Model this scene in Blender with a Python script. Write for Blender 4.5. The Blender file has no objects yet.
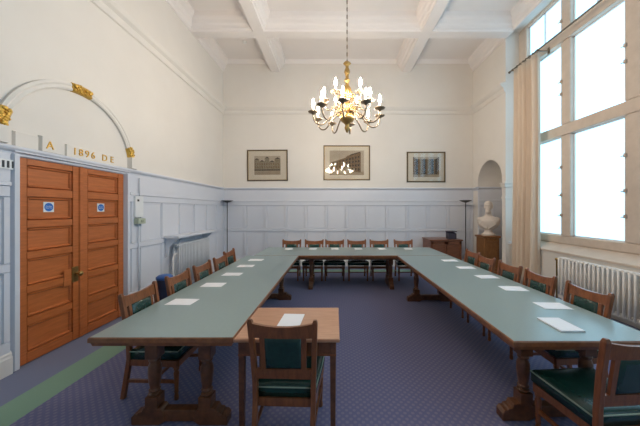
import bpy, bmesh, math, random
from math import pi, sin, cos, radians, sqrt
from mathutils import Vector, Matrix
random.seed(7)
S = bpy.context.scene
COL = S.collection

# ------------------------------------------------------------------ room numbers (metres)
XL, XR, YB, YF, ZC = -3.40, 4.19, 8.26, -5.0, 6.25
XA = 4.35            # apron wall below the windows
XW = 4.60            # glazing plane
REC0, REC1 = 0.45, 6.68   # window recess seen in the photo
TZ = 0.75            # table height

# ------------------------------------------------------------------ materials
def mat(name, col, rough=0.5, metal=0.0, spec=0.5, kind=None, col2=None, scale=8.0, stretch=(1, 1, 1),
        bump=0.0, emit=None, strength=0.0, coat=0.0, detail=4.0, sheen=0.0):
    m = bpy.data.materials.new(name); m.use_nodes = True
    nt = m.node_tree; b = nt.nodes['Principled BSDF']
    b.inputs['Base Color'].default_value = (*col, 1)
    b.inputs['Roughness'].default_value = rough
    b.inputs['Metallic'].default_value = metal
    b.inputs['Specular IOR Level'].default_value = spec
    b.inputs['Coat Weight'].default_value = coat
    b.inputs['Sheen Weight'].default_value = sheen
    if emit:
        b.inputs['Emission Color'].default_value = (*emit, 1)
        b.inputs['Emission Strength'].default_value = strength
    if col2:
        tc = nt.nodes.new('ShaderNodeTexCoord'); mp = nt.nodes.new('ShaderNodeMapping')
        nt.links.new(tc.outputs['Object'], mp.inputs['Vector'])
        mp.inputs['Scale'].default_value = stretch
        nz = nt.nodes.new('ShaderNodeTexNoise'); nz.inputs['Scale'].default_value = scale
        nz.inputs['Detail'].default_value = detail; nz.inputs['Roughness'].default_value = 0.6
        nt.links.new(mp.outputs['Vector'], nz.inputs['Vector'])
        rp = nt.nodes.new('ShaderNodeValToRGB')
        rp.color_ramp.elements[0].position = 0.32; rp.color_ramp.elements[1].position = 0.68
        rp.color_ramp.elements[0].color = (*col, 1); rp.color_ramp.elements[1].color = (*col2, 1)
        nt.links.new(nz.outputs['Fac'], rp.inputs['Fac'])
        nt.links.new(rp.outputs['Color'], b.inputs['Base Color'])
        if bump:
            bp = nt.nodes.new('ShaderNodeBump'); bp.inputs['Strength'].default_value = bump
            bp.inputs['Distance'].default_value = 0.01
            nt.links.new(nz.outputs['Fac'], bp.inputs['Height'])
            nt.links.new(bp.outputs['Normal'], b.inputs['Normal'])
    return m

M = {}
M['plaster'] = mat('cream_plaster', (.735, .69, .635), .85, spec=.2, col2=(.76, .715, .66), scale=1.5)
M['ceiling'] = mat('ceiling_plaster', (.80, .755, .73), .85, spec=.2, col2=(.82, .775, .75), scale=1.5)
M['paint'] = mat('pale_grey_paint', (.65, .665, .725), .5, spec=.35, col2=(.675, .69, .745), scale=2)
M['skirting'] = mat('white_skirting_paint', (.72, .70, .68), .45, spec=.35, col2=(.75, .73, .71), scale=3)
M['stone'] = mat('window_stone', (.60, .50, .415), .75, spec=.2, col2=(.66, .555, .465), scale=6)
M['oak'] = mat('oak_door_wood', (.40, .112, .026), .42, col2=(.54, .155, .042), scale=5, stretch=(4, .9, 9), bump=.04, detail=6)
M['mahogany'] = mat('table_wood', (.095, .033, .013), .32, col2=(.19, .07, .026), scale=6, stretch=(3, 3, 3), bump=.03, coat=.2)
M['chairwood'] = mat('chair_wood', (.165, .050, .0155), .35, col2=(.28, .092, .029), scale=9, stretch=(5, 5, 1), bump=.03, coat=.15)
M['tableedge'] = mat('table_edge_wood', (.20, .072, .026), .34, col2=(.33, .125, .045), scale=6, stretch=(3, 3, 3), coat=.15)
M['smalltop'] = mat('light_mahogany_top', (.46, .225, .125), .38, col2=(.56, .29, .17), scale=7, stretch=(1, 9, 1), bump=.02, coat=.2)
M['cabwood'] = mat('red_brown_cabinet_wood', (.13, .042, .018), .35, col2=(.22, .075, .032), scale=6, stretch=(1, 1, 6), coat=.2)
M['pedwood'] = mat('oak_pedestal_wood', (.21, .09, .03), .4, col2=(.33, .15, .055), scale=6, stretch=(5, 5, 1))
M['baize'] = mat('green_table_leather', (.25, .328, .32), .30, spec=.6, col2=(.27, .348, .34), scale=40, bump=.02)
M['leather'] = mat('dark_green_leather', (.006, .034, .025), .27, spec=.6, col2=(.010, .048, .036), scale=30, bump=.05)
M['piping'] = mat('pale_green_piping', (.30, .36, .27), .5)
M['paper'] = mat('white_paper', (.86, .86, .88), .7, spec=.2, col2=(.88, .88, .9), scale=20)
M['brass'] = mat('brass', (.38, .235, .08), .42, metal=1.0, col2=(.46, .30, .11), scale=20)
M['gold'] = mat('gilding', (.62, .36, .06), .38, metal=.75, col2=(.78, .50, .12), scale=30, bump=.3)
M['bronze'] = mat('dark_bronze', (.17, .13, .09), .45, metal=.6, col2=(.24, .185, .125), scale=20)
M['candle'] = mat('candle_sleeve', (.80, .72, .55), .5, emit=(1, .75, .45), strength=.25)
M['bulb'] = mat('lit_bulb', (1, .85, .6), .4, emit=(1, .865, .71), strength=430)
M['black'] = mat('black_metal', (.022, .020, .020), .42, col2=(.032, .03, .03), scale=15)
M['white'] = mat('white_plastic', (.74, .75, .76), .4, col2=(.77, .78, .79), scale=10)
M['radwhite'] = mat('radiator_enamel', (.78, .74, .70), .4, col2=(.81, .77, .73), scale=10)
M['radgrey'] = mat('pale_radiator_enamel', (.60, .615, .65), .4, col2=(.64, .655, .68), scale=10)
M['sagegreen'] = mat('sage_plastic', (.42, .47, .36), .5, col2=(.47, .51, .40), scale=10)
M['navy'] = mat('navy_plastic', (.018, .028, .07), .45, col2=(.025, .036, .09), scale=10)
M['blue'] = mat('blue_plastic', (.03, .11, .36), .4, col2=(.04, .13, .40), scale=10)
M['signblue'] = mat('sign_blue', (.015, .14, .50), .5, col2=(.02, .15, .52), scale=10)
M['marble'] = mat('bust_marble', (.66, .575, .50), .5, col2=(.72, .635, .56), scale=5)
M['curtain'] = mat('beige_curtain', (.68, .55, .43), .85, spec=.1, col2=(.74, .61, .48), scale=14, stretch=(1, 6, .2), sheen=.2)
M['darkplum'] = mat('dark_plum_plastic', (.035, .028, .045), .4, col2=(.05, .04, .06), scale=10)
M['darkslot'] = mat('vent_slot', (.06, .06, .065), .8)
M['mount'] = mat('cream_mount_card', (.66, .60, .50), .8, col2=(.69, .63, .53), scale=10)
M['frame'] = mat('dark_gilt_frame', (.075, .05, .028), .4, metal=.3, col2=(.13, .09, .05), scale=30)
M['innergold'] = mat('gilt_slip', (.42, .29, .12), .4, metal=.6)
M['sepia'] = mat('sepia_sky', (.42, .35, .265), .8, col2=(.47, .40, .31), scale=8)
M['sepia2'] = mat('sepia_wall', (.15, .092, .045), .8, col2=(.21, .135, .07), scale=12)
M['sepia3'] = mat('sepia_dark', (.045, .028, .016), .8, col2=(.07, .045, .027), scale=12)
M['sepia4'] = mat('sepia_ground', (.32, .25, .17), .8, col2=(.38, .31, .22), scale=9)
M['olive'] = mat('sepia_olive', (.20, .165, .105), .8, col2=(.27, .225, .15), scale=9)

def glass_mat():
    m = bpy.data.materials.new('picture_glass'); m.use_nodes = True; nt = m.node_tree
    nt.nodes.clear()
    o = nt.nodes.new('ShaderNodeOutputMaterial'); mx = nt.nodes.new('ShaderNodeMixShader')
    t = nt.nodes.new('ShaderNodeBsdfTransparent'); g = nt.nodes.new('ShaderNodeBsdfGlossy')
    g.inputs['Roughness'].default_value = .02
    f = nt.nodes.new('ShaderNodeFresnel'); f.inputs['IOR'].default_value = 1.42
    nt.links.new(f.outputs['Fac'], mx.inputs['Fac']); nt.links.new(t.outputs[0], mx.inputs[1])
    nt.links.new(g.outputs[0], mx.inputs[2]); nt.links.new(mx.outputs[0], o.inputs['Surface'])
    return m
M['glass'] = glass_mat()

def pane_mat(strength):
    m = bpy.data.materials.new('frosted_daylit_glass'); m.use_nodes = True; nt = m.node_tree
    b = nt.nodes['Principled BSDF']
    b.inputs['Base Color'].default_value = (.22, .26, .30, 1); b.inputs['Roughness'].default_value = .45
    b.inputs['Emission Color'].default_value = (.40, .74, 1.0, 1)
    b.inputs['Emission Strength'].default_value = strength
    return m
M['pane'] = pane_mat(2.15)

def carpet_mat(name, base, dot, cell):
    m = bpy.data.materials.new(name); m.use_nodes = True; nt = m.node_tree
    b = nt.nodes['Principled BSDF']; b.inputs['Roughness'].default_value = .95
    b.inputs['Specular IOR Level'].default_value = .1; b.inputs['Sheen Weight'].default_value = .15
    tc = nt.nodes.new('ShaderNodeTexCoord')
    nz = nt.nodes.new('ShaderNodeTexNoise'); nz.inputs['Scale'].default_value = 90
    nt.links.new(tc.outputs['Object'], nz.inputs['Vector'])
    mix = nt.nodes.new('ShaderNodeMix'); mix.data_type = 'RGBA'
    if cell:
        mp = nt.nodes.new('ShaderNodeMapping'); mp.inputs['Rotation'].default_value = (0, 0, pi / 4)
        mp.inputs['Scale'].default_value = (1 / cell, 1 / cell, 1 / cell)
        nt.links.new(tc.outputs['Object'], mp.inputs['Vector'])
        vo = nt.nodes.new('ShaderNodeTexVoronoi'); vo.inputs['Scale'].default_value = 1.0
        vo.inputs['Randomness'].default_value = 0.0
        nt.links.new(mp.outputs['Vector'], vo.inputs['Vector'])
        rp = nt.nodes.new('ShaderNodeValToRGB'); rp.color_ramp.elements[0].position = .24; rp.color_ramp.elements[1].position = .36
        rp.color_ramp.elements[0].color = (1, 1, 1, 1); rp.color_ramp.elements[1].color = (0, 0, 0, 1)
        nt.links.new(vo.outputs['Distance'], rp.inputs['Fac'])
        nt.links.new(rp.outputs['Color'], mix.inputs['Factor'])
    else:
        nt.links.new(nz.outputs['Fac'], mix.inputs['Factor'])
    mix.inputs['A'].default_value = (*base, 1); mix.inputs['B'].default_value = (*dot, 1)
    nt.links.new(mix.outputs['Result'], b.inputs['Base Color'])
    bp = nt.nodes.new('ShaderNodeBump'); bp.inputs['Strength'].default_value = .3; bp.inputs['Distance'].default_value = .004
    nt.links.new(nz.outputs['Fac'], bp.inputs['Height']); nt.links.new(bp.outputs['Normal'], b.inputs['Normal'])
    return m
M['carpet'] = carpet_mat('patterned_navy_carpet', (.145, .148, .27), (.215, .20, .295), .046)
M['carpetstripe'] = carpet_mat('green_carpet_stripe', (.19, .32, .235), (.22, .36, .265), 0)
M['carpetborder'] = carpet_mat('slate_carpet_border', (.16, .185, .295), (.185, .21, .32), 0)

# ------------------------------------------------------------------ mesh helpers
class G:
    """collects faces; build() links them as ONE mesh object"""
    def __init__(s, xf=None): s.v = []; s.f = []; s.m = []; s.sm = []; s.xf = xf; s.cur = 0
    def p(s, x, y, z):
        s.v.append(tuple(s.xf(x, y, z)) if s.xf else (x, y, z)); return len(s.v) - 1
    def face(s, idx, smooth=False): s.f.append(tuple(idx)); s.m.append(s.cur); s.sm.append(smooth)
    def box(s, x0, x1, y0, y1, z0, z1):
        i = [s.p(x, y, z) for z in (z0, z1) for y in (y0, y1) for x in (x0, x1)]
        for q in ((0, 2, 3, 1), (4, 5, 7, 6), (0, 1, 5, 4), (2, 6, 7, 3), (0, 4, 6, 2), (1, 3, 7, 5)): s.face([i[k] for k in q])
        return s
    def cbox(s, a0, a1, b0, b1, d0, d1, c):
        """box in (a,b) with face at depth d1 shrunk by chamfer c; coordinates (a, b, d)"""
        i = [s.p(a0, b0, d0), s.p(a1, b0, d0), s.p(a1, b1, d0), s.p(a0, b1, d0)]
        k = [s.p(a0 + c, b0 + c, d1), s.p(a1 - c, b0 + c, d1), s.p(a1 - c, b1 - c, d1), s.p(a0 + c, b1 - c, d1)]
        s.face(i[::-1]); s.face(k)
        for n in range(4): s.face((i[n], i[(n + 1) % 4], k[(n + 1) % 4], k[n]))
        return s
    def loft(s, rings, closed=True, caps=True, smooth=True):
        n = len(rings[0]); idx = [[s.p(*q) for q in r] for r in rings]
        for a, b in zip(idx, idx[1:]):
            for k in range(n if closed else n - 1):
                s.face((a[k], a[(k + 1) % n], b[(k + 1) % n], b[k]), smooth)
        if caps and closed: s.face(idx[0][::-1]); s.face(idx[-1])
        return s
    def lathe(s, prof, cx=0, cy=0, z0=0, n=12, smooth=True):
        return s.loft([[(cx + r * cos(2 * pi * k / n), cy + r * sin(2 * pi * k / n), z0 + z) for k in range(n)] for r, z in prof], smooth=smooth)
    def tube(s, pts, r, n=8, smooth=True):
        pts = [Vector(q) for q in pts]; rings = []; up = None
        for i, q in enumerate(pts):
            t = (pts[min(i + 1, len(pts) - 1)] - pts[max(i - 1, 0)]).normalized()
            if up is None:
                up = Vector((0, 0, 1)) if abs(t.z) < .9 else Vector((1, 0, 0))
            a = t.cross(up).normalized(); b = a.cross(t).normalized(); up = b
            rr = r[i] if isinstance(r, (list, tuple)) else r
            rings.append([tuple(q + a * rr * cos(2 * pi * k / n) + b * rr * sin(2 * pi * k / n)) for k in range(n)])
        return s.loft(rings, smooth=smooth)
    def sweep(s, prof, axis, t0, t1):
        """extrude closed 2-D profile along axis ('x' or 'y'); profile = (other, z)"""
        if axis == 'x': rings = [[(t, a, z) for a, z in prof] for t in (t0, t1)]
        else: rings = [[(a, t, z) for a, z in prof] for t in (t0, t1)]
        return s.loft(rings, smooth=False)
    def bar(s, p0, p1, w, d, w1=None, d1=None):
        """square bar between two points mostly along z; w along x, d along y"""
        w1 = w1 or w; d1 = d1 or d
        r = lambda q, a, b: [(q[0] - a / 2, q[1] - b / 2, q[2]), (q[0] + a / 2, q[1] - b / 2, q[2]), (q[0] + a / 2, q[1] + b / 2, q[2]), (q[0] - a / 2, q[1] + b / 2, q[2])]
        return s.loft([r(p0, w, d), r(p1, w1, d1)], smooth=False)
    def ball(s, c, rx, ry=None, rz=None, n=10, m=6):
        ry = ry or rx; rz = rz or rx
        return s.loft([[(c[0] + rx * sin(pi * j / m) * cos(2 * pi * k / n), c[1] + ry * sin(pi * j / m) * sin(2 * pi * k / n), c[2] - rz * cos(pi * j / m)) for k in range(n)]
                       for j in [.15] + list(range(1, m)) + [m - .15]])
    def build(s, name, mats, parent=None, bevel=0.0, loc=None):
        me = bpy.data.meshes.new(name); me.from_pydata(s.v, [], s.f)
        for m in (mats if isinstance(mats, (list, tuple)) else [mats]): me.materials.append(M[m])
        for i, pl in enumerate(me.polygons): pl.material_index = s.m[i]; pl.use_smooth = s.sm[i]
        b = bmesh.new(); b.from_mesh(me); bmesh.ops.recalc_face_normals(b, faces=b.faces); b.to_mesh(me); b.free()
        o = bpy.data.objects.new(name, me); COL.objects.link(o)
        if parent: o.parent = parent
        if loc: o.location = loc
        if bevel:
            md = o.modifiers.new('bevel', 'BEVEL'); md.width = bevel; md.segments = 2; md.limit_method = 'ANGLE'; md.angle_limit = radians(40)
        return o

def thing(name, label, cat, loc=(0, 0, 0), rz=0, group=None):
    o = bpy.data.objects.new(name, None); COL.objects.link(o)
    o.empty_display_size = .1; o.location = loc; o.rotation_euler = (0, 0, rz)
    o['label'] = label; o['category'] = cat
    if group: o['group'] = group
    return o
def tag(o, label, cat, group=None):
    o['label'] = label; o['category'] = cat
    if group: o['group'] = group
    return o
def struct(o, label=None):
    o['kind'] = 'structure'
    if label: o['label'] = label
    return o
def copy_tree(o, parent=None):
    c = o.copy(); COL.objects.link(c)
    if parent: c.parent = parent
    for ch in list(o.children): copy_tree(ch, c)
    return c
def text_mesh(name, body, size, m, depth=.004, parent=None, mtx=None, align='CENTER', space=1.0):
    cu = bpy.data.curves.new(name + '_curve', 'FONT'); cu.body = body; cu.size = size; cu.extrude = depth
    cu.align_x = align; cu.space_character = space; cu.align_y = 'CENTER'
    t = bpy.data.objects.new(name + '_tmp', cu); COL.objects.link(t)
    dg = bpy.context.evaluated_depsgraph_get(); me = bpy.data.meshes.new_from_object(t.evaluated_get(dg))
    bpy.data.objects.remove(t); bpy.data.curves.remove(cu)
    me.name = name; me.materials.clear(); me.materials.append(M[m])
    if mtx: me.transform(mtx)
    o = bpy.data.objects.new(name, me); COL.objects.link(o)
    if parent: o.parent = parent
    return o

# wall frames: (a along wall, z up, d out into the room)
fL = lambda a, z, d: (XL + d, a, z)
fB = lambda a, z, d: (a, YB - d, z)
fR = lambda a, z, d: (XR - d, a, z)

# ------------------------------------------------------------------ floor, ceiling, walls
g = G()
xs = [XL, -2.89, -2.57, 3.30, 3.62, 5.3]; ys = [YF, YF + .5, YF + .82, 7.43, 7.75, 8.4]
for i in range(5):
    for j in range(5):
        r = min(i, 4 - i, j, 4 - j); g.cur = (2, 1, 0)[r]
        g.face([g.p(xs[i], ys[j], 0), g.p(xs[i + 1], ys[j], 0), g.p(xs[i + 1], ys[j + 1], 0), g.p(xs[i], ys[j + 1], 0)])
g.cur = 2
for x0, x1 in ((XL - .2, 5.3),): g.box(x0, x1, YF - .2, 8.5, -.2, -.01)
floor = struct(g.build('floor', ['carpet', 'carpetstripe', 'carpetborder']))
floor.data.update()

struct(G().box(XL - .2, 5.3, YF - .2, YB + .2, ZC, ZC + .2).build('ceiling', 'ceiling'))
DY0, DY1, DZ = 2.90, 4.38, 2.30          # door opening
g = G()
g.box(XL - .2, XL, YF - .2, DY0, 0, ZC); g.box(XL - .2, XL, DY1, YB + .2, 0, ZC); g.box(XL - .2, XL, DY0, DY1, DZ, ZC)
struct(g.build('wall_left', 'plaster'))
struct(G().box(XL, 5.3, YB, YB + .2, 0, ZC).build('wall_back', 'plaster'))
struct(G().box(XL, 5.3, YF - .2, YF, 0, ZC).build('wall_front', 'plaster'))

# right wall: pier with arched alcove, apron, lintel, pier behind the camera
g = G()
AY0, AY1, ASP = 6.82, 7.98, 2.47; AC = (AY0 + AY1) / 2; AR = (AY1 - AY0) / 2; AX = 5.0
def quad(pts): g.face([g.p(*q) for q in pts])
quad([(XR, REC1, 0), (XR, AY0, 0), (XR, AY0, ASP), (XR, REC1, ASP)])
quad([(XR, AY1, 0), (XR, YB, 0), (XR, YB, ASP), (XR, AY1, ASP)])
quad([(XR, REC1, 3.4), (XR, YB, 3.4), (XR, YB, ZC), (XR, REC1, ZC)])
N = 24
arc = [(AC - AR * cos(pi * k / N), ASP + AR * sin(pi * k / N)) for k in range(N + 1)]
for k in range(N):
    (y0, z0), (y1, z1) = arc[k], arc[k + 1]
    quad([(XR, y0, z0), (XR, y1, z1), (XR, y1, 3.4), (XR, y0, 3.4)])
    quad([(XR, y0, z0), (XR, y1, z1), (AX, y1, z1), (AX, y0, z0)])
    quad([(AX, y0, z0), (AX, y1, z1), (AX, y1, ASP - .01), (AX, y0, ASP - .01)])
quad([(XR, REC1, ASP), (XR, AY0, ASP), (XR, AY0, 3.4), (XR, REC1, 3.4)])
quad([(XR, AY1, ASP), (XR, YB, ASP), (XR, YB, 3.4), (XR, AY1, 3.4)])
quad([(XR, AY0, 0), (XR, AY0, ASP), (AX, AY0, ASP), (AX, AY0, 0)])
quad([(XR, AY1, 0), (XR, AY1, ASP), (AX, AY1, ASP), (AX, AY1, 0)])
quad([(AX, AY0, 0), (AX, AY1, 0), (AX, AY1, ASP), (AX, AY0, ASP)])
quad([(XR, REC1, 0), (XR, REC1, ZC), (AX, REC1, ZC), (AX, REC1, 0)])
bays = [(REC0, REC1), (-4.6, -.35)]  # second bay is unseen, added to hold the extra light-giving window
g.box(XR, AX, bays[1][1], bays[0][0], 0, ZC); g.box(XR, AX, YF, bays[1][0], 0, ZC)
for a, b in bays:
    g.box(XA, AX, a, b, 0, .87); g.box(XR, AX, a, b, 6.06, ZC)
struct(g.build('wall_right', 'plaster'))

# ------------------------------------------------------------------ windows
def window(idx, a, b, npane):
    """frame along Y from b down to a; panes .97 wide"""
    edges = []; y = b - .27
    for k in range(npane): edges.append((y - .97, y)); y -= 1.195
    zr = [(1.19, 3.175), (3.39, 5.03), (5.25, 6.0)]
    f = G()
    f.box(XW - .07, XW + .1, a, b, 1.03, 1.19)
    f.box(XW - .10, XW + .1, a, b, 3.175, 3.39); f.box(XW - .12, XW + .1, a, b, 5.03, 5.25); f.box(XW - .07, XW + .1, a, b, 6.0, 6.06)
    cuts = [b] + [v for e in edges[::1] for v in (e[1], e[0])] + [a]
    for k in range(0, len(cuts), 2):
        for z0, z1 in zr: f.box(XW - .09, XW + .1, cuts[k + 1], cuts[k], z0, z1)
    w = struct(f.build('window_%d' % idx, 'stone', bevel=.02))
    sl = G()
    prof = [(XA - .03, .865), (XA - .03, .90), (XW - .02, 1.045), (XW - .02, .865)]
    sl.sweep([(x, z) for x, z in prof], 'y', a + .002, b - .002)
    sl.build('window_sill', 'stone', w)
    for (y0, y1) in edges:
        for ri, (z0, z1) in enumerate(zr):
            G().box(XW, XW + .03, y0, y1, z0, z1).build('window_pane', 'pane', w)
            c = G()                                        # slim metal casement round the pane
            e = .022
            c.box(XW - .02, XW + .01, y0, y1, z0, z0 + e); c.box(XW - .02, XW + .01, y0, y1, z1 - e, z1)
            c.box(XW - .02, XW + .01, y0, y0 + e, z0, z1); c.box(XW - .02, XW + .01, y1 - e, y1, z0, z1)
            if ri == 2: c.box(XW - .02, XW + .01, y0 + .48, y0 + .51, z0, z1)
            c.build('casement_frame', 'white', w)
    for (y0, y1) in edges[:3]:
        for z in (1.6, 2.0, 2.55, 4.0, 4.25, 5.45):
            h = G(); h.box(XW - .125, XW - .085, y0 - .05, y0 - .02, z - .03, z + .03)
            h.tube([(XW - .11, y0 - .035, z), (XW - .13, y0 - .035, z - .01), (XW - .13, y0 + .01, z - .015)], .008, 6)
            h.build('window_latch', 'stone', w)
    return w
window(1, REC0, REC1, 5); window(2, -4.6, -.35, 3)  # second window is out of view, added behind the camera as extra fill light

# ------------------------------------------------------------------ mouldings (structure)
tn = [0]
def trim(g, m='paint', bevel=0.0):
    tn[0] += 1; return struct(g.build('trim_%d' % tn[0], m, bevel=bevel))

DADO = [(0, 2.27), (.022, 2.28), (.03, 2.31), (.06, 2.325), (.075, 2.345), (.075, 2.365), (.05, 2.375), (0, 2.38)]
def molding(f, prof, a0, a1, g):
    g.xf = None
    g.loft([[f(a, z, d) for d, z in prof] for a in (a0, a1)], smooth=False)
# wainscot panelling
def wainscot(f, a0, a1, stiles, ztop=2.28, sw=.09):
    g = G(f)
    g.box(a0, a1, 0, ztop, 0, .012)                        # a, z, d order through the frame map
    def b(x0, x1, z0, z1, d1=.034, c=.012): g.cbox(x0, x1, z0, z1, .0, d1, c)
    b(a0, a1, 1.83, 1.955); b(a0, a1, 1.05, 1.15); b(a0, a1, .2, .34); b(a0, a1, 1.94, 2.0, .05, .012)
    b(a0, a1, 1.99, 2.29, .028, .004)
    for s in stiles:
        lo, hi = max(a0, s - sw / 2), min(a1, s + sw / 2)
        for z0, z1 in ((.33, 1.06), (1.14, 1.84)): b(lo, hi, z0, z1)
    for s0, s1 in zip(stiles, stiles[1:]):                 # thin inner beads round each panel
        for z0, z1 in ((.34, 1.05), (1.15, 1.83)):
            x0, x1 = s0 + sw / 2, s1 - sw / 2; e = .022
            if x1 - x0 < .12: continue
            g.cbox(x0, x1, z0, z0 + e, 0, .022, .005); g.cbox(x0, x1, z1 - e, z1, 0, .022, .005)
            g.cbox(x0, x0 + e, z0, z1, 0, .022, .005); g.cbox(x1 - e, x1, z0, z1, 0, .022, .005)
    return g
trim(wainscot(fB, XL, XR, [XL + .05] + [-1.49 + .613 * k for k in range(-2, 10)] + [XR - .04]))
trim(wainscot(fL, DY1 + .07, YB, [DY1 + .16, DY1 + .37, 5.34, 5.95, 6.57, 7.18, 7.79, YB - .05]))
trim(wainscot(fL, YF, DY0 - .07, [YF + .05 + .6 * k for k in range(13)] + [DY0 - .1]))
# dado rails
g = G()
molding(fL, DADO, YF, YB, g); molding(fB, DADO, XL, XR, g)
molding(fR, DADO, AY1, YB, g)
trim(g)
g = G()                                                    # capital and panelling on the pier at the window side
def ell(p, z0, z1):
    x0, y0 = XR - p, REC1 - p
    L = [(x0, y0), (XA + .02, y0), (XA + .02, REC1 + .006), (XR + .012, REC1 + .006), (XR + .012, AY0 - .004), (x0, AY0 - .004)]
    g.loft([[(x, y, z) for x, y in L] for z in (z0, z1)], smooth=False)
ell(.04, 2.27, 2.344); ell(.07, 2.345, 2.375); ell(.03, 1.98, 2.03)
trim(g, 'plaster')
fA = lambda a, z, d: (a, AY1 - d, z)                        # alcove's far cheek
g = wainscot(fA, XR, AX, [XR + .04, XR + .42, AX - .04]); trim(g)
g = G(); molding(fA, DADO, XR, AX, g); trim(g)
# skirting boards
BASE = [(0, 0), (.05, 0), (.05, .17), (.042, .19), (.042, .21), (.03, .235), (0, .24)]
for side, f, segs in (('left', fL, [(YF, DY0 - .07), (DY1 + .07, YB)]), ('back', fB, [(XL, XR)])):
    g = G()
    for a, b in segs: molding(f, BASE, a, b, g)
    struct(g.build('baseboard_' + side, 'skirting'))
# door architrave
g = G(fL)
g.cbox(DY0 - .07, DY0, 0, DZ, 0, .055, .012); g.cbox(DY1, DY1 + .07, 0, DZ, 0, .055, .012); g.cbox(DY0 - .07, DY1 + .07, DZ, DZ + .07, 0, .06, .012)
trim(g, 'paint')
# picture-rail cornice at mid height
MID = [(0, 4.60), (.03, 4.61), (.045, 4.66), (.05, 4.70), (.10, 4.74), (.13, 4.79), (.13, 4.82), (.05, 4.84), (0, 4.85)]
g = G(); molding(fL, MID, YF, YB, g); molding(fB, MID, XL, XR, g); molding(fR, MID, REC1, YB, g); trim(g, 'plaster')
CROWN = [(0, 5.90), (.03, 5.91), (.04, 5.98), (.08, 6.02), (.10, 6.10), (.17, 6.17), (.19, 6.25), (0, 6.25)]
g = G(); molding(fL, CROWN, YF, YB, g)
molding(fR, CROWN, YF, YB, g); trim(g, 'ceiling')
g = G(); molding(fB, [(0, 6.14), (.02, 6.15), (.05, 6.2), (.07, 6.25), (0, 6.25)], XL, XR, g); trim(g, 'ceiling')
# ceiling beams
def beam_prof(c): 
    h = [(.125, 5.89), (.135, 5.93), (.17, 5.945), (.18, 6.0), (.22, 6.03), (.24, 6.10), (.29, 6.13), (.31, 6.25)]
    return [(c - w, z) for w, z in h[::-1]] + [(c + w, z) for w, z in h]
for x in (-1.80, 2.16):
    trim(G().sweep(beam_prof(x), 'y', YF, YB), 'ceiling')
for y in (6.52, 3.3, 0.1, -3.1):
    trim(G().sweep([(a, z + (.003 if z < 6.2 else 0)) for a, z in beam_prof(y)], 'x', XL, XR), 'ceiling')

# ------------------------------------------------------------------ door leaves
def door(idx, y0, y1, handle):
    g = G(fL)
    D0 = -.035; ST = .105
    g.box(y0, y1, .005, DZ - .003, D0 - .045, D0)
    rows = [(.12, .42), (.505, .775), (.855, 1.155), (1.235, 1.50), (1.585, 1.85), (1.95, 2.2)]
    zz = [.005] + [v for r in rows for v in r] + [DZ - .003]
    g.cbox(y0, y0 + ST, .005, DZ - .003, D0, D0 + .03, .004); g.cbox(y1 - ST, y1, .005, DZ - .003, D0, D0 + .03, .004)
    for k in range(0, len(zz), 2): g.cbox(y0 + ST, y1 - ST, zz[k], zz[k + 1], D0, D0 + .028, .003)
    for z0, z1 in rows:                                     # sloped bolection beads and raised fields
        a0, a1 = y0 + ST, y1 - ST; e = .035
        for (p0, p1, q0, q1) in ((a0, a1, z0, z0 + e), (a0, a1, z1 - e, z1), (a0, a0 + e, z0, z1), (a1 - e, a1, z0, z1)):
            g.cbox(p0, p1, q0, q1, D0, D0 + .022, .013)
    d = struct(g.build('door_%d' % idx, 'oak'))
    if handle:
        h = G(fL)
        ym = y1 - .075
        h.cbox(ym - .045, ym + .04, .76, .96, D0 + .03, D0 + .042, .006)
        h.xf = None
        fx = lambda d: XL + D0 + .04 + d
        h.tube([(fx(0), ym, .87), (fx(.05), ym, .87)], .014, 8)
        h.ball((fx(.065), ym, .87), .026, .034, .034)
        h.build('door_handle', 'brass', d)
        k = G(fL); k.cbox(ym - .15, ym - .05, .73, .94, D0 + .029, D0 + .034, .004); k.build('push_plate', 'oak', d)
    return d
YM = 3.64
door(1, DY0 + .003, YM - .002, True); door(2, YM + .002, DY1 - .003, False)
g = G(fL); g.cbox(YM - .03, YM + .03, .005, DZ - .004, -.005, .012, .008); trim(g, 'oak')
# fire-door signs
for yy, lab in ((3.26, 'square white sign with blue disc on the left oak door leaf, nearer the camera'),
                (3.985, 'square white sign with blue disc on the right oak door leaf, farther from the camera')):
    zc = 1.735
    t = thing('fire_door_sign', lab, 'sign', fL(yy, zc, -.034), 0, 'fire door signs')
    g = G(); g.box(0, .004, -.06, .06, -.06, .06); g.build('sign_plate', 'white', t)
    g = G(); n = 28
    r0 = [(.004, .05 * cos(2 * pi * k / n), .05 * sin(2 * pi * k / n)) for k in range(n)]
    g.loft([r0, [(.006, y, z) for _, y, z in r0]], smooth=False); g.build('blue_disc', 'signblue', t)
    R = Matrix(((0, 0, 1, .0065), (1, 0, 0, 0), (0, 1, 0, 0), (0, 0, 0, 1)))
    text_mesh('sign_lettering', 'Fire door\nkeep shut', .019, 'white', .0006, t, R)

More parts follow.
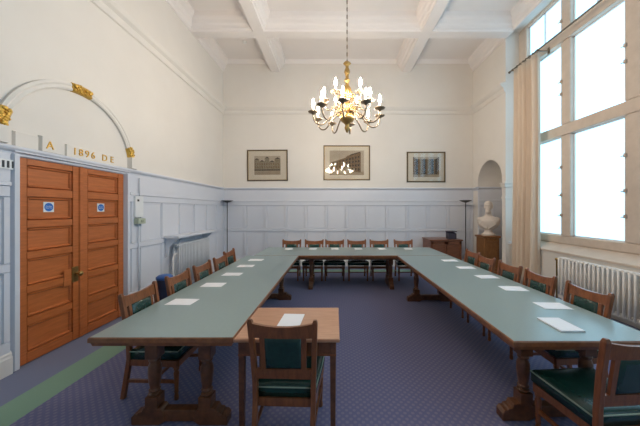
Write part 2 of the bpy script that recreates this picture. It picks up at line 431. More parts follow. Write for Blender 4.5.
# ------------------------------------------------------------------ arch over the door
AYc, AZc = 3.62, 2.38
def arch_sweep(g, r0, r1, d, t0, t1, n, prof=None):
    prof = prof or [(r0, 0), (r0, d * .7), (r0 + .02, d), ((r0 + r1) / 2, d * .75), (r1 - .03, d), (r1, d * .8), (r1, 0)]
    g.loft([[fL(AYc - r * cos(t), AZc + r * sin(t), dd) for r, dd in prof] for t in [t0 + (t1 - t0) * k / n for k in range(n + 1)]], smooth=False)
g = G(); arch_sweep(g, .855, .955, .045, 0, pi, 40)
for s in (0,): pass
g.xf = fL
for yc in (AYc - .905, AYc + .905): g.cbox(yc - .075, yc + .075, 2.375, 2.57, 0, .07, .012)
trim(g, 'plaster')
g = G(fL)
g.cbox(2.86, 3.10, 2.37, 2.54, 0, .03, .01); g.cbox(3.11, 3.385, 2.37, 2.56, 0, .045, .01); g.cbox(3.41, 4.42, 2.37, 2.535, 0, .03, .01)
trim(g, 'plaster')
def gilt(tmid, half, label):
    g = G(); arch_sweep(g, .85, .96, .055, tmid - half, tmid + half, 8)
    rnd = random.Random(int(tmid * 100))
    for k in range(26):
        t = tmid + (rnd.random() * 2 - 1) * half * .92; r = .86 + rnd.random() * .09
        q = fL(AYc - r * cos(t), AZc + r * sin(t), .052); s = .012 + .012 * rnd.random()
        g.ball(q, s * .8, s, s, 8, 4)
    return tag(g.build('gilded_ornament', 'gold'), label, 'ornament', 'gilded ornaments on the arch')
gilt(pi / 2, .155, 'gilded leaf ornament at the crown of the arch above the doors')
gilt(radians(17), .115, 'gilded leaf ornament at the near left foot of the door arch')
gilt(pi - radians(17), .085, 'gilded leaf ornament at the far right foot of the door arch')
RT = Matrix(((0, 0, 1, 0), (1, 0, 0, 0), (0, 1, 0, 0), (0, 0, 0, 1)))
for body, yy, lab, dd in (('A', 3.20, 'gold raised letter A on a plaster block over the left door leaf', .045),
                      ('1', 3.52, 'gold raised numeral 1, first of the date above the doors', .03), ('8', 3.605, 'gold raised numeral 8, second in the date above the doors', .03),
                      ('9', 3.695, 'gold raised numeral 9, third in the date above the doors', .03), ('6', 3.785, 'gold raised numeral 6, last of the date above the doors', .03),
                      ('D', 3.975, 'gold raised letter D just right of the date above the doors', .03), ('E', 4.105, 'gold raised letter E, rightmost of the lettering above the doors', .03)):
    o = text_mesh('raised_letter', body, .13, 'gold', .006, None, Matrix.Translation(fL(yy, 2.455, dd + .003)) @ RT)
    tag(o, lab, 'lettering', 'gold lettering over the doors')
# vent left of the door
t = thing('wall_vent', 'small white wall vent with vertical slots left of the doors, under the rail', 'vent', fL(2.78, 2.17, .03))
G().box(0, .012, -.10, .08, -.05, .05).build('vent_plate', 'white', t)
for k in range(4): G().box(.008, .015, -.08 + k * .042, -.06 + k * .042, -.035, .035).build('slot', 'darkslot', t)

# intercom + green box + conduit by the door
t = thing('wall_controller', 'slim white wall controller panel right of the oak doors', 'controller', fL(4.64, 1.755, .036))
G().cbox(-.1, .1, -.18, .18, 0, .03, .006).build('casing', 'white', t)
t.children[0].data.transform(Matrix(((0, 0, 1, 0), (1, 0, 0, 0), (0, 1, 0, 0), (0, 0, 0, 1))))
G().box(.028, .034, -.05, -.01, .09, .125).build('sensor_window', 'black', t)
o = G(lambda a, b, d: (d, a, b)).cbox(-.1, .09, -.05, .05, 0, .07, .008).build('call_box', 'sagegreen', loc=fL(4.65, 1.51, .036))
tag(o, 'small sage green box on the panelling under the white controller', 'box')
G(lambda a, b, d: (d, a, b)).cbox(-.03, .03, -.02, .02, .0695, .078, .004).build('button', 'piping', o)
g = G(); g.tube([fL(4.655, 0.25, .045), fL(4.655, 1.45, .045)], .011, 6)
tag(g.build('cable_conduit', 'paint'), 'thin grey cable conduit running down from the green box', 'conduit')
g = G(); g.tube([fL(4.655, 1.94, .055), fL(4.655, 2.25, .055)], .011, 6)
tag(g.build('cable_conduit', 'paint'), 'thin grey cable conduit running up from the white controller', 'conduit')

# ------------------------------------------------------------------ radiators
def radiator(name, label, x, y_near, y_far, z0, z1, pitch, m, side, depth=.14):
    """column radiator along Y; side=+1 the wall lies at +x"""
    t = thing(name, label, 'radiator', (x, y_near, 0))
    n = int((y_far - y_near) / pitch)
    first = None
    for k in range(n):
        if first is None:
            g = G(); r = pitch * .22
            for dx in (-depth / 2 + r, depth / 2 - r):
                g.tube([(dx, 0, z0 + .03), (dx, 0, z1 - .03)], r, 8)
            for z in (z0 + .035, z1 - .035):
                g.tube([(-depth / 2 + r * .5, 0, z), (depth / 2 - r * .5, 0, z)], [r * 1.1] * 2, 8)
                g.box(-.03, .03, -pitch / 2, pitch / 2, z - .022, z + .022)
            first = g.build('section', m, t); o = first
        else:
            o = first.copy(); COL.objects.link(o)
        o.location = (0, pitch * (k + .5), 0)
    for y in (pitch * 1.5, pitch * (n - 1.5)):
        G().box(-depth / 2 + .02, depth / 2 - .02, y - .015, y + .015, 0, z0 + .03).build('foot', m, t)
    return t, n * pitch
rt, ln = radiator('column_radiator', 'long white column radiator under the windows, behind the right-hand chairs', 4.19, 2.95, 5.09, .12, .84, .0755, 'radwhite', 1)
g = G(); g.tube([(0, 2.13, .77), (0, 2.19, .77), (0, 2.19, .0)], .014, 8); g.ball((0, 2.19, .77), .03); g.build('valve_pipe', 'brass', rt)
rt, ln = radiator('column_radiator', 'pale grey column radiator under a shelf on the left wall', -3.22, 5.50, 6.90, .12, 1.02, .062, 'radgrey', -1)
g = G(); g.tube([(.02, -.01, .2), (.02, -.10, .22), (.02, -.13, .3), (.02, -.13, .72), (.02, -.09, .80), (.02, -.01, .82)], .018, 8); g.build('supply_pipe', 'skirting', rt)
# shelf above left radiator
t = thing('radiator_shelf', 'grey painted shelf on brackets above the left-wall radiator', 'shelf', (XL + .034, 5.33, 1.165))
G().cbox(0, .30, 0, 1.66, -.02, .02, .006).build('shelf_board', 'paint', t)
for y in (.06, 1.56):
    g = G(); prof = [(0, -.02), (.26, -.02), (.22, -.07), (.08, -.20), (.05, -.38), (0, -.42)]
    g.sweep(prof, 'y', y, y + .035); g.build('bracket', 'paint', t)

# ------------------------------------------------------------------ uplighter lamps
def uplighter(x, y, label):
    t = thing('floor_lamp', label, 'lamp', (x, y, 0), 0, 'black uplighter floor lamps')
    G().lathe([(.14, 0), (.14, .02), (.13, .03), (.02, .035)], n=24).build('base', 'black', t)
    G().lathe([(.012, .03), (.012, 1.90), (.022, 1.91), (.022, 1.925)], n=10).build('pole', 'black', t)
    G().lathe([(.03, 1.915), (.10, 1.94), (.165, 1.975), (.17, 1.98), (.16, 1.975), (.09, 1.945), (.02, 1.93)], n=28).build('bowl', 'black', t)
uplighter(-3.17, 8.0, 'black uplighter floor lamp in the back left corner')
uplighter(3.77, 7.85, 'black uplighter floor lamp between the cabinet and the bust')

# ------------------------------------------------------------------ tables
def turned_post(g, cx, cy, z0, z1, r=.049, n=16):
    h = z1 - z0
    g.box(cx - r, cx + r, cy - r, cy + r, z0, z0 + .09)
    g.box(cx - r, cx + r, cy - r, cy + r, z1 - .11, z1)
    a, b = z0 + .09, z1 - .11; L = b - a
    pr = [(.7, 0), (.95, .03), (.95, .06), (.62, .08), (.62, .11), (.9, .14), (.9, .16), (.70, .19), (.90, .38), (1.02, .60), (.98, .76), (.72, .88), (.9, .92), (.9, .95), (.7, 1)]
    g.lathe([(r * q, a + L * t) for q, t in pr], cx, cy, 0, n)
def trestle(parent, axis, c, u0, u1, p0, p1):
    """foot beam along axis ('x': from u0 to u1 at y=c) with two turned posts"""
    sw = (lambda a, z, d: (a, c + d, z)) if axis == 'x' else (lambda a, z, d: (c + d, a, z))
    f = G(sw); w = .046
    f.box(u0 + .16, u1 - .16, .025, .115, -w * .8, w * .8)
    for e, s in ((u0, 1), (u1, -1)):
        pf = [(0, 0), (0, .06), (.02, .085), (.045, .085), (.05, .10), (.08, .104), (.095, .135), (.23, .135), (.25, .11), (.27, .03), (.22, 0)]
        f.loft([[(e + s * a, z, d) for a, z in pf] for d in (-w, w)], smooth=False)
    tr = f.build('trestle_foot', 'mahogany', parent, bevel=.006)
    for p in (p0, p1):
        g = G()
        x, y = (p, c) if axis == 'x' else (c, p)
        turned_post(g, x, y, .13, .63); g.build('turned_post', 'mahogany', tr, bevel=.003)
    h = G(sw); h.box(p0 - .12, p1 + .12, .63, .674, -.05, .05); h.build('cross_bearer', 'mahogany', tr)
def table(label, x0, x1, y0, y1, trestles, dx=True):
    ox, oy = (x0 + x1) / 2, (y0 + y1) / 2
    t = thing('conference_table', label, 'table', (ox, oy, 0), 0, 'green topped conference tables')
    X0, X1, Y0, Y1 = x0 - ox, x1 - ox, y0 - oy, y1 - oy
    g = G()
    rings = []
    for ins, z in ((.05, .674), (.02, .68), (.014, .70), (.012, .708), (.0, .712), (.0, .742), (.006, .749)):
        rings.append([(X0 + ins, Y0 + ins, z), (X1 - ins, Y0 + ins, z), (X1 - ins, Y1 - ins, z), (X0 + ins, Y1 - ins, z)])
    g.loft(rings, smooth=False); g.build('tabletop', 'tableedge', t)
    g = G(); e = .010; g.box(X0 + e, X1 - e, Y0 + e, Y1 - e, .7488, TZ); g.build('leather_writing_surface', 'baize', t)
    g = G(); a = .09
    for q in ((X0 + a, X1 - a, Y0 + a, Y0 + a + .025), (X0 + a, X1 - a, Y1 - a - .025, Y1 - a), (X0 + a, X0 + a + .025, Y0 + a, Y1 - a), (X1 - a - .025, X1 - a, Y0 + a, Y1 - a)):
        g.box(*q, .645, .6745)
    g.build('frame_rail', 'mahogany', t)
    for (ax, c, u0, u1, p0, p1) in trestles:
        if ax == 'x': trestle(t, ax, c - oy, u0 - ox, u1 - ox, p0 - ox, p1 - ox)
        else: trestle(t, ax, c - ox, u0 - oy, u1 - oy, p0 - oy, p1 - oy)
    return t
table('long green topped table on the left, nearest the oak doors', -1.84, -.755, 2.02, 5.672, [('x', 2.19, -1.61, -.85, -1.45, -1.03), ('x', 5.17, -1.50, -.83, -1.36, -1.02)])
table('long green topped table on the right, along the windows', 1.29, 2.40, 1.965, 5.672, [('x', 2.235, 1.35, 2.26, 1.545, 2.06), ('x', 5.09, 1.35, 2.2, 1.52, 1.98)])
table('green topped table across the far end, before the back wall', -1.70, 2.40, 5.678, 6.93, [('y', -.52, 5.80, 6.44, 5.98, 6.27), ('y', 1.22, 5.80, 6.44, 5.98, 6.27)])

# small wooden table
t = thing('small_table', 'small plain reddish wooden table with square legs in the foreground', 'table', (-.357, 2.325, 0))
g = G(); W, D = .392, .325
rings = [[(-W + i, -D + i, z), (W - i, -D + i, z), (W - i, D - i, z), (-W + i, D - i, z)] for i, z in ((.006, .722), (0, .728), (0, .744), (.006, .75))]
g.loft(rings, smooth=False); g.build('tabletop', 'smalltop', t)
g = G(); a = .03
for q in ((-W + a, W - a, -D + a, -D + a + .022), (-W + a, W - a, D - a - .022, D - a), (-W + a, -W + a + .022, -D + a, D - a), (W - a - .022, W - a, -D + a, D - a)): g.box(*q, .615, .722)
g.build('apron', 'mahogany', t)
g = G()
for q in ((-W + a - .004, W - a + .004, -D + a - .004, -D + a + .02), (W - a - .02, W - a + .004, -D + a, D - a), (-W + a - .004, -W + a + .02, -D + a, D - a)): g.box(*q, .612, .626)
g.build('apron_bead', 'chairwood', t)
for sx in (-1, 1):
    for sy in (-1, 1):
        G().bar((sx * (W - a - .02), sy * (D - a - .02), 0), (sx * (W - a - .02), sy * (D - a - .02), .722), .036, .036, .046, .046).build('leg', 'mahogany', t, bevel=.003)

# ------------------------------------------------------------------ chairs
def make_chair():
    t = thing('boardroom_chair', 'x', 'chair', group='green leather boardroom chairs')
    hb, hf = .205, .235                      # half widths at rear and front
    # seat cushion
    def ring(z, i, dome=0):
        pts = []
        c = [(-hb - .015 + i, -.20 + i), (hb + .015 - i, -.20 + i), (hf + .018 - i, .245 - i), (-hf - .018 + i, .245 - i)]
        for k in range(4):
            a, b = Vector(c[k]), Vector(c[(k + 1) % 4])
            for s in range(4): q = a.lerp(b, (s + .5) / 4 if False else s / 4); pts.append((q.x, q.y, z + .018 * (q.y + .2) / .445))
        return pts
    g = G(); g.loft([ring(.358, .0), ring(.430, 0), ring(.446, .012), ring(.457, .05), ring(.464, .11), ring(.465, .17)]); g.build('seat', 'leather', t)
    g = G(); q = ring(.430, -.003); g.tube(q + [q[0]], .0055, 5); g.build('piping', 'piping', t.children[-1])
    # rails under the seat
    g = G()
    P = [(-hb, -.20), (hb, -.20), (hf, .235), (-hf, .235)]
    for k in range(4):
        a, b = Vector(P[k]), Vector(P[(k + 1) % 4]); n = (b - a).orthogonal().normalized() * .012
        g.loft([[(a.x + n.x, a.y + n.y, z), (b.x + n.x, b.y + n.y, z), (b.x - n.x, b.y - n.y, z), (a.x - n.x, a.y - n.y, z)] for z in (.302, .359)], smooth=False)
    g.build('seat_frame', 'chairwood', t)
    # turned front legs
    for s in (-1, 1):
        g = G(); x, y = s * (hf - .015), .215
        g.box(x - .022, x + .022, y - .022, y + .022, .295, .359)
        g.lathe([(.016, 0), (.02, .01), (.019, .04), (.014, .06), (.02, .075), (.016, .09), (.022, .22), (.024, .245), (.016, .262), (.024, .275), (.024, .285), (.018, .296)], x, y, 0, 12)
        g.build('front_leg', 'chairwood', t)
    # rear legs run up into the back posts
    def post(s):
        g = G(); path = [(-.275, 0, .204), (-.238, .22, .205), (-.215, .36, .207), (-.218, .48, .208), (-.245, .72, .217), (-.278, .925, .225)]
        rings = []
        for (y, z, x) in path:
            w, d = (.018, .019)
            rings.append([(s * x - w, y - d, z), (s * x + w, y - d, z), (s * x + w, y + d, z), (s * x - w, y + d, z)])
        x, y = s * .2255, -.281; zt = .947
        rings.append([(x + a * .012, y + b * .012, zt) for a, b in ((-1, -1), (1, -1), (1, 1), (-1, 1))])
        g.loft(rings, smooth=False); return g.build('back_post', 'chairwood', t, bevel=.004)
    post(-1); post(1)
    by = lambda z: -.218 - (z - .48) * .143
    # top rail, dipped along its upper edge and bowed back
    g = G(); rings = []
    for k in range(13):
        s = -1 + k / 6; x = s * .212; dip = .022 * (1 - s * s); bow = -.012 * (1 - s * s)
        z0, z1 = .818, .922 - dip
        rings.append([(x, by(z0) + bow - .012, z0), (x, by(z0) + bow + .012, z0), (x, by(z1) + bow + .012, z1), (x, by(z1) + bow - .012, z1)])
    g.loft(rings, smooth=False); g.build('top_rail', 'chairwood', t)
    g = G(); g.loft([[(x, by(z) - .011, z), (x, by(z) + .011, z), (x, by(z + .075) + .011, z + .075), (x, by(z + .075) - .011, z + .075)] for x in (-.2, .2) for z in (.508,)], smooth=False); g.build('lower_rail', 'chairwood', t)
    for s in (-1, 1):
        G().bar((s * .142, by(.575), .575), (s * .146, by(.825), .825), .034, .022).build('back_stile', 'chairwood', t)
    # padded back panel
    g = G()
    def pr(d, i): return [(-.128 + i, by(.587) + d, .587 + i), (.128 - i, by(.587) + d, .587 + i), (.13 - i, by(.820) + d, .820 - i), (-.13 + i, by(.820) + d, .820 - i)]
    g.loft([pr(-.020, .03), pr(-.014, .008), pr(-.006, 0), pr(.010, 0), pr(.02, .01), pr(.028, .035)]); g.build('back_pad', 'leather', t)
    for s in (-1, 1):
        g = G(); g.loft([[(s * .208 - .01, -.225, z), (s * .208 + .01, -.225, z), (s * .222 + .01, .215, z), (s * .222 - .01, .215, z)] for z in (.15, .175)], smooth=False)
        g.build('side_stretcher', 'chairwood', t)
    g = G(); g.box(-.21, .21, -.01, .012, .152, .173); g.build('cross_stretcher', 'chairwood', t)
    return t
proto = make_chair(); used = [False]
def chair(x, y, rz, label):
    o = proto if not used[0] else copy_tree(proto); used[0] = True
    o.location = (x, y, 0); o.rotation_euler = (0, 0, rz); o['label'] = label
    return o
ordn = ['nearest the doors and camera', 'second from the camera', 'third from the camera', 'fourth from the camera', 'fifth and farthest from the camera']
LY = [2.66, 3.32, 3.92, 4.535, 5.17]; RY = [2.69, 3.32, 3.89, 4.50, 5.09]
ordr = ['nearest the camera', 'second from the camera', 'third from the camera', 'fourth from the camera', 'fifth and farthest from the camera']
for k, y in enumerate(LY):
    chair(-1.637 - (.10 if k == 4 else 0), y, -pi / 2, 'green leather chair on door side of left table, %s' % ordn[k])
for k, y in enumerate(RY):
    chair(2.225 + (.075 if k == 4 else 0), y, pi / 2, 'green leather chair on window side of right table, %s' % ordr[k])
FX = [-1.11, -.533, -.01, .557, 1.13, 1.753]
ofar = ['leftmost', 'second from left', 'third from left', 'third from right', 'second from right', 'rightmost']
for k, x in enumerate(FX):
    chair(x, 6.725, pi, 'green leather wooden chair behind the far table, %s of the row of six' % ofar[k])
chair(-.352, 2.15, radians(-2), 'wooden chair with dark green back, seen from behind, at the small table')
chair(1.795, 1.89, radians(4), 'wooden chair seen from behind at near end of right table, cut by frame')

# ------------------------------------------------------------------ papers
def paper(x, y, rz, label, z=TZ, n=1):
    o = G().box(-.093, .093, -.131, .131, 0, .0022 * n).build('paper_sheet', 'paper', loc=(x, y, z + .0004)); o.rotation_euler = (0, 0, rz)
    return tag(o, label, 'paper', 'sheets of white paper on the tables')
PY = [2.81, 3.45, 4.02, 4.61, 5.17]; PX = [-1.575, -1.54, -1.515, -1.51, -1.5]
RPY = [2.69, 3.28, 3.86, 4.47, 5.10]
o5 = ['nearest the camera', 'second from the camera', 'third from the camera', 'fourth from the camera', 'farthest from the camera']
rr = random.Random(3)
for k in range(5): paper(PX[k], PY[k], pi / 2 + rr.uniform(-.08, .08), 'white paper sheet on the left table, %s' % o5[k])
for k in range(5): paper(2.15, RPY[k], pi / 2 + rr.uniform(-.08, .08), 'white paper sheet on window side of right table, %s' % o5[k], n=2)
paper(1.855, 2.245, radians(-1), 'white paper pad lengthwise at the near end of the right table', n=5)
for k, x in enumerate([-1.126, -.54, 0, .57, 1.15, 1.79]): paper(x, 6.66, rr.uniform(-.1, .1), 'white paper sheet on the far table, %s of its row of six' % ofar[k])
paper(-.375, 2.345, radians(-3), 'white paper sheet on the small wooden table', n=2)

# ------------------------------------------------------------------ cabinet and box on it
t = thing('wooden_cabinet', 'low dark reddish wooden cabinet against the back wall at right', 'cabinet', (3.08, 7.87, 0))
w, d = .43, .33
G().box(-w, w, -d, d, .06, .84).build('carcass', 'cabwood', t)
g = G(); rings = [[(-w - i, -d - i, z), (w + i, -d - i, z), (w + i, d, z), (-w - i, d, z)] for i, z in ((.01, .84), (.03, .85), (.03, .872), (.022, .88))]
g.loft(rings, smooth=False); g.build('cabinet_top', 'cabwood', t)
G().box(-w - .015, w + .015, -d - .015, d, 0, .07).build('plinth', 'cabwood', t)
for s in (-1, 1):
    x0, x1 = (-w + .015, -.004) if s < 0 else (.004, w - .015)
    g = G(lambda a, z, q: (a, -d - q, z)); g.box(x0, x1, .09, .82, 0, .018)
    for q in ((x0, x1, .09, .16), (x0, x1, .75, .82), (x0, x0 + .06, .09, .82), (x1 - .06, x1, .09, .82)): g.cbox(*q, .018, .028, .004)
    dr = g.build('door', 'cabwood', t)
    G().ball((-s * -.03 if False else s * .03, -d - .035, .48), .012).build('knob', 'brass', dr)
t = thing('desk_telephone', 'small dark box shaped device standing on the wooden cabinet', 'device', (3.30, 7.72, .8805))
g = G(); g.loft([[(-.11, -.1, 0), (.11, -.1, 0), (.11, .12, 0), (-.11, .12, 0)], [(-.11, -.1, .16), (.11, -.1, .16), (.11, .12, .2), (-.11, .12, .2)]], smooth=False); g.build('casing', 'darkplum', t, bevel=.01)
G().box(-.12, .12, -.105, .125, .2, .225).build('lid', 'darkplum', t, bevel=.006)
t.name = 'dark_device'

# ------------------------------------------------------------------ bust on pedestal
PXc, PYc = 4.16, 7.42
t = thing('bust_pedestal', 'square oak pedestal under the marble bust in the alcove', 'pedestal', (PXc, PYc, 0))
G().box(-.2, .2, -.2, .2, .06, .95).build('shaft', 'pedwood', t, bevel=.004)
g = G(); rings = [[(-q, -q, z), (q, -q, z), (q, q, z), (-q, q, z)] for q, z in ((.2, .95), (.225, .965), (.23, 1.0), (.22, 1.01))]; g.loft(rings, smooth=False); g.build('pedestal_top', 'pedwood', t)
G().box(-.222, .222, -.222, .222, 0, .07).build('plinth', 'pedwood', t)
for s in ('f',):
    g = G(lambda a, z, q: (a, -.2 - q, z)); e = .03
    for q in ((-.165, .165, .12, .12 + e), (-.165, .165, .88 - e, .88), (-.165, -.165 + e, .12, .88), (.165 - e, .165, .12, .88)): g.cbox(*q, 0, .014, .004)
    g.build('panel_molding', 'pedwood', t)
b = thing('marble_bust', 'pale marble bust of a bearded man on the oak pedestal', 'sculpture', (PXc + .02, PYc, 1.0105), radians(-38))
g = G(); g.lathe([(.17, 0), (.17, .035), (.155, .05), (.125, .06), (.10, .10), (.095, .13), (.11, .15)], n=24); g.build('socle', 'marble', b)
# figure faces local -Y; merged by a voxel remesh into one continuous surface
def bust_mesh():
    g = G(); n = 20
    sec = [(.13, .07, .05, .0), (.17, .14, .085, .0), (.22, .21, .12, .0), (.29, .26, .14, .0), (.36, .285, .15, .005), (.42, .285, .145, .01), (.47, .25, .125, .015), (.50, .17, .10, .02), (.53, .10, .085, .02), (.58, .078, .08, .01), (.66, .075, .08, .0)]
    g.loft([[(rx * cos(2 * pi * k / n), yo + ry * sin(2 * pi * k / n), z) for k in range(n)] for z, rx, ry, yo in sec])
    g.ball((0, .0, .79), .098, .122, .135, 20, 14)             # skull
    g.ball((0, -.045, .725), .075, .075, .09, 16, 10)          # jaw
    g.loft([[(-.010, -.12, .80), (.010, -.12, .80), (.012, -.09, .80), (-.012, -.09, .80)], [(-.020, -.148, .745), (.020, -.148, .745), (.022, -.09, .745), (-.022, -.09, .745)]], smooth=False)   # nose
    g.ball((0, -.112, .815), .068, .022, .016, 12, 6)          # brow
    for s in (-1, 1):
        g.ball((s * .045, -.098, .755), .03, .025, .025)       # cheek
        g.ball((s * .098, .01, .765), .016, .026, .036)        # ear
        g.ball((s * .036, -.106, .793), .016, .012, .010)      # eye
        g.ball((s * .20, .0, .42), .09, .09, .085)             # shoulder cap
    g.ball((0, -.117, .712), .032, .02, .012)                  # lips
    g.ball((0, -.075, .655), .062, .06, .065, 14, 8)           # beard
    rnd = random.Random(5)
    for k in range(60):                                        # hair locks
        a = rnd.uniform(0, 2 * pi); e = rnd.uniform(.1, 1.5)
        x, y, z = .102 * cos(e) * cos(a), .126 * cos(e) * sin(a) + .005, .79 + .135 * sin(e)
        if y < -.06 and z < .86: continue
        g.ball((x, y, z), .02, .02, .017, 8, 5)
    for s in (-1, 1):                                          # drapery folds over the chest
        for k in range(4):
            o = .05 + .045 * k
            g.tube([(s * (.16 + o * .3), -.05, .47 - k * .012), (s * (.09 + o * .5), -.125, .40 - k * .03), (s * .02, -.13 + k * .004, .30 - k * .04)], [.014, .018, .010], 8)
    return g
o = bust_mesh().build('figure', 'marble', b)
md = o.modifiers.new('remesh', 'REMESH'); md.mode = 'VOXEL'; md.voxel_size = .0075; md.use_smooth_shade = True
md = o.modifiers.new('smooth', 'SMOOTH'); md.iterations = 3; md.factor = .5

# ------------------------------------------------------------------ pictures
def picture(label, x0, x1, z0, z1, tilt, draw, mt=.13):
    cx, cz = (x0 + x1) / 2, (z0 + z1) / 2; w, h = (x1 - x0) / 2, (z1 - z0) / 2
    t = thing('framed_picture', label, 'picture', (cx, YB - .004, cz), 0, 'framed pictures on the back wall')
    t.rotation_euler = (0, tilt, 0)
    fr = lambda a, z, d: (a, -d, z)
    e = .035
    g = G(fr)
    for q in ((-w, w, -h, -h + e), (-w, w, h - e, h), (-w, -w + e, -h, h), (w - e, w, -h, h)): g.cbox(*q, 0, .032, .008)
    g.build('frame', 'frame', t)
    g = G(fr); g.box(-w + .01, w - .01, -h + .01, h - .01, .004, .010); g.build('mount', 'mount', t)
    g = G(fr); i = .008
    a, b = w - e, h - e
    for q in ((-a, a, -b, -b + i), (-a, a, b - i, b), (-a, -a + i, -b, b), (a - i, a, -b, b)): g.box(*q, .01, .026)
    g.build('gilt_slip', 'innergold', t)
    pw, ph = w - mt - .03, h - mt
    g = G(fr); draw(g, pw, ph); g.build('print', ['sepia', 'sepia2', 'sepia3', 'sepia4', 'olive'], t)
    g = G(fr); g.box(-a + .002, a - .002, -b + .002, b - .002, .020, .022); g.build('glazing', 'glass', t)
def flat(g, pts, d, m):
    g.cur = m; ptsA = [g.p(x, z, d) for x, z in pts]; g.face(ptsA)
def rectd(g, x0, x1, z0, z1, d, m): flat(g, [(x0, z0), (x1, z0), (x1, z1), (x0, z1)], d, m)
def draw_terrace(g, w, h):
    rectd(g, -w, w, -h, h, .0105, 0)
    rectd(g, -w, w, -h, -h * .72, .011, 3)
    # street front receding to the left
    top = lambda s: h * (.02 + .88 * s); bot = lambda s: -h * (.55 + .25 * s)
    X = lambda s: -w * .95 + 1.9 * w * s * .93
    flat(g, [(X(0), bot(0)), (X(1), bot(1)), (X(1), top(.95)), (X(.55), top(.62)), (X(.5), top(.45)), (X(0), top(0))], .0112, 1)
    for i in range(9):
        s0 = (i / 9) ** .85; s1 = ((i + .55) / 9) ** .85
        for j in range(4):
            f0, f1 = .1 + j * .22, .22 + j * .22
            q = lambda s, f: (X(s), bot(s) + (top(s) * .9 - bot(s)) * f)
            flat(g, [q(s0, f0), q(s1, f0), q(s1, f1), q(s0, f1)], .0116, 2)
    for i in range(7):
        x = -w * .9 + i * w * .21
        flat(g, [(x, -h * .70), (x + w * .12, -h * .70), (x + w * .09, -h * .45), (x + w * .03, -h * .45)], .012, 3)
    flat(g, [(X(.62), top(.6)), (X(.98), top(.93)), (X(.98), top(1.0)), (X(.66), top(.75))], .012, 2)
def draw_court(g, w, h):
    rectd(g, -w, w, -h, h, .0105, 0); rectd(g, -w, w, -h, -h * .45, .011, 3)
    rectd(g, -w, w, -h * .5, h * .35, .0112, 4)
    for x0, x1, z in ((-1, -.62, .75), (-.62, -.2, .5), (-.2, .15, .95), (.15, .55, .45), (.55, 1, .85)):
        rectd(g, w * x0, w * x1, -h * .45, h * z * .8, .0114, 4)
        flat(g, [(w * x0, h * z * .8), (w * x1, h * z * .8), (w * (x0 + x1) / 2, h * min(.98, z * .8 + .16))], .0114, 2)
    for k in range(11):
        x = -w * .95 + k * w * .175
        for z in (-.3, .05): rectd(g, x, x + w * .07, h * z, h * (z + .2), .0118, 1)
    rectd(g, -w, w, -h * .56, -h * .44, .0119, 2)
def draw_hall(g, w, h):
    rectd(g, -w, w, -h, h, .0105, 1); rectd(g, -w, w, -h, -h * .75, .011, 3)
    rectd(g, -w * .8, -w * .62, -h * .75, h * .9, .0113, 2)
    for k, (x, m) in enumerate(((-.5, 4), (-.2, 2), (.1, 4), (.4, 2), (.68, 2))): rectd(g, w * x, w * (x + .17), -h * .7, h * .8, .0113, m)
    flat(g, [(-w, h), (w, h), (w * .7, h * .78), (-w * .7, h * .78)], .0116, 0)
s = 272 / 8.24
px = lambda u: (u - 335) / s
pz = lambda v: 1.7 + (210 - v) / s
picture('left picture, greyish sepia view of a building in a wide cream mount', px(247), px(287.7), pz(181), pz(149.6), radians(-.4), draw_court, .19)
picture('middle picture, sepia street view of a terrace, largest of three', px(323.4), px(370.2), pz(180.3), pz(145.2), 0, draw_terrace, .16)
picture('right picture, dark print behind glass reflecting the blue windows', px(406.8), px(445.5), pz(182.3), pz(151.6), 0, draw_hall, .16)

# ------------------------------------------------------------------ curtain and pole
pole = t = thing('curtain_pole', 'slim dark curtain pole running across the window head', 'curtain pole', (4.25, 0, 5.05))
g = G(); g.tube([(0, .7, 0), (0, 6.60, 0)], .016, 8); g.build('pole', 'bronze', t)
g = G(); g.ball((0, 6.625, 0), .03); g.build('finial', 'bronze', t)
for y in (6.5, 5.70, 3.3, .9):
    g = G(); g.box(-.012, .24, y - .012, y + .012, -.03, -.012); g.box(.22, .24, y - .025, y + .025, -.08, .05); g.tube([(0, y - .012, 0), (0, y + .012, 0)], .026, 8); g.build('bracket', 'bronze', t)
g = G(); rings = []; n = 96
def cur_x(s, z):
    A = .074 + .012 * (5.0 - z) / 5
    return 4.235 + A*.9 * sin(2 * pi * 5 * s + .5 * sin(3 * s * pi)) + .008 * sin(31 * s + z)
zs = [4.985 - k * (4.985 - .03) / 24 for k in range(25)]
for z in zs:
    f = (5 - z) / 5
    y0, y1 = 5.68 - .015 * sin(f * 5), 6.38 + .045 * f
    front = [(cur_x(k / n, z), y0 + (y1 - y0) * k / n + .010 * cos(13 * pi * k / n), z) for k in range(n + 1)]
    rings.append(front + [(x + .006, y, zz) for x, y, zz in reversed(front)])
g.loft(rings); o = g.build('curtain', 'curtain')
tag(o, 'full length beige curtain gathered at the far side of the windows', 'curtain')
g = G()
for k in range(7):
    y = 5.74 + k * .10; pts = [(.026 * cos(a), y, .031 * sin(a) - .008) for a in [2 * pi * i / 12 for i in range(13)]]
    G_ = G(); G_.tube(pts, .006, 5); G_.build('curtain_ring', 'bronze', pole)

# small white knob and conduit on the pier beside the curtain
o = G(lambda a, b, d: (a, REC1 - d, b)); 
o.loft([[(r * cos(2 * pi * k / 16), r * sin(2 * pi * k / 16), d) for k in range(16)] for r, d in ((.045, 0), (.045, .02), (.035, .035))]); 
o = o.build('wall_button', 'white', loc=(4.29, -.0, .90)); tag(o, 'small round white fitting on the wall pier beside the curtain', 'wall fitting')
g = G(); g.tube([(4.29, REC1 - .012, .05), (4.29, REC1 - .012, .85)], .010, 6); tag(g.build('cable_conduit', 'plaster'), 'thin conduit below the round white fitting on the pier', 'conduit')
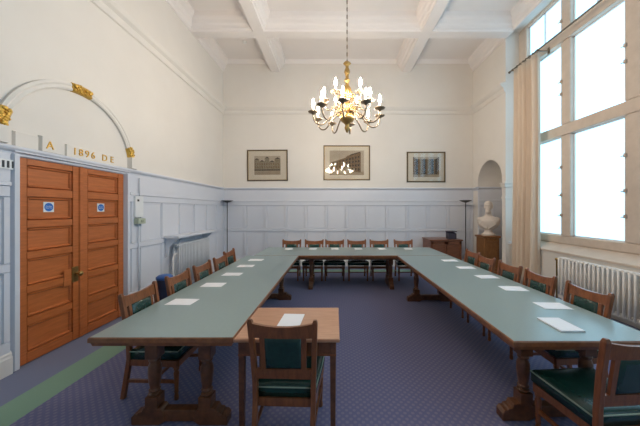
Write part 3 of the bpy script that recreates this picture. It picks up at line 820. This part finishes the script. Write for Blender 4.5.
# smoke detector
t = G().lathe([(.02, -.04), (.05, -.035), (.055, -.01), (.055, 0)], n=18).build('smoke_detector', 'white', loc=(-2.44, 7.35, ZC)); tag(t, 'small white round smoke detector on the ceiling at back left', 'smoke detector')
# blue bin
t = thing('waste_bin', 'navy bin with bright blue rim against the left wall behind chairs', 'bin', (-2.82, 4.50, 0))
G().lathe([(.09, 0), (.10, .02), (.115, .56), (.117, .565), (.11, .56), (.09, .03)], n=20).build('bin_body', 'navy', t)
G().lathe([(.11, .555), (.125, .565), (.125, .60), (.09, .625), (.04, .635)], n=20).build('lid', 'blue', t)

# ------------------------------------------------------------------ chandelier
CX, CY = .20, 4.50
t = thing('chandelier', 'lit brass chandelier with candle lamps hanging over the tables', 'chandelier', (CX, CY, 0))
G().lathe([(.0, 6.25), (.10, 6.245), (.10, 6.22), (.04, 6.19), (.015, 6.16)][::-1], n=16).build('ceiling_rose', 'brass', t)
g = G(); z = 6.17; k = 0
while z > 4.18:
    a = k % 2
    g.tube([((.009 * cos(q)) * (1 - a), (.009 * cos(q)) * a, z - .035 + .04 * sin(q)) for q in [2 * pi * i / 10 for i in range(11)]], .0035, 5); z -= .062; k += 1
g.tube([(0, 0, 4.1), (0, 0, 6.19)], .004, 5)
g.build('chain', 'bronze', t)
G().lathe([(.012, 4.15), (.05, 4.14), (.065, 4.12), (.03, 4.09), (.025, 4.05), (.04, 4.02), (.05, 3.98), (.03, 3.93), (.025, 3.88), (.045, 3.86), (.045, 3.83), (.025, 3.80), (.035, 3.76), (.07, 3.70), (.085, 3.62), (.07, 3.54), (.035, 3.49),
           (.06, 3.46), (.075, 3.42), (.05, 3.38), (.055, 3.33), (.09, 3.29), (.12, 3.25), (.125, 3.21), (.10, 3.17), (.05, 3.13), (.03, 3.10), (.045, 3.06), (.03, 3.02), (.012, 2.98)][::-1], n=20).build('stem', 'brass', t)
def arm_rig(parent, R, zc, z_in, dip):
    g = G()
    P = [(.06, z_in), (.13, z_in + .07), (.20, z_in + .04), (R * .55, z_in - .05), (R * .70, dip), (R * .86, dip - .005), (R * .97, dip + .06), (R, zc - .04), (R, zc)]
    pts = []
    for i in range(len(P) - 1):
        for s in (0, .34, .67):
            p0, p1, p2, p3 = P[max(i - 1, 0)], P[i], P[i + 1], P[min(i + 2, len(P) - 1)]
            cr = lambda a: .5 * (2 * p1[a] + (p2[a] - p0[a]) * s + (2 * p0[a] - 5 * p1[a] + 4 * p2[a] - p3[a]) * s * s + (3 * p1[a] - p0[a] - 3 * p2[a] + p3[a]) * s ** 3)
            pts.append((cr(0), 0, cr(1)))
    pts.append((R, 0, zc))
    g.tube(pts, .0125, 8); 
    arm = g.build('arm', 'bronze', parent)
    G().lathe([(.018, -.03), (.03, -.01), (.075, .005), (.085, .018), (.08, .022), (.03, .012)], R, 0, zc, 16).build('drip_pan', 'bronze', arm)
    G().lathe([(.02, .01), (.02, .10)], R, 0, zc, 10).build('candle', 'candle', arm)
    G().lathe([(.010, .10), (.020, .125), (.022, .15), (.014, .195), (.004, .225)], R, 0, zc, 8).build('bulb', 'bulb', arm)
    sc = G(); sc.tube([(.10 + .055 * (1 - q / 14) * cos(q * .62) , 0, z_in + .10 + .055 * (1 - q / 14) * sin(q * .62)) for q in range(14)], .009, 6); sc.ball((.17, 0, z_in + .05), .02); sc.build('scroll', 'brass', arm)
    return arm
lo = arm_rig(t, .56, 3.275, 3.24, 3.10); up = arm_rig(t, .38, 3.50, 3.46, 3.36)
for n_, a, st in ((10, lo, -99), (6, up, -120)):
    for k in range(n_):
        c = a if k == 0 else copy_tree(a, t)
        c.rotation_euler = (0, 0, radians(st + k * 360 / n_))

# ------------------------------------------------------------------ world, camera, view
w = bpy.data.worlds.new('world'); S.world = w; w.use_nodes = True
bg = w.node_tree.nodes['Background']; bg.inputs['Color'].default_value = (.75, .87, 1, 1); bg.inputs['Strength'].default_value = .6
cam = bpy.data.cameras.new('camera'); co = bpy.data.objects.new('camera', cam); COL.objects.link(co)
co.location = (0, 0, 1.70); co.rotation_euler = (pi / 2, 0, 0)
cam.sensor_fit = 'HORIZONTAL'; cam.sensor_width = 36; cam.lens = 272 * 36 / 640
cam.shift_x = -15 / 640; cam.shift_y = -3 / 640; cam.clip_start = .05
S.camera = co
S.view_settings.view_transform = 'Standard'; S.view_settings.look = 'None'; S.view_settings.gamma = 1
S.view_settings.exposure = 0.07
S.cycles.max_bounces = 10; S.cycles.diffuse_bounces = 7; S.cycles.glossy_bounces = 4; S.cycles.transparent_max_bounces = 8
S.cycles.sample_clamp_indirect = 8
try:
    S.cycles.use_denoising = True
except Exception: pass
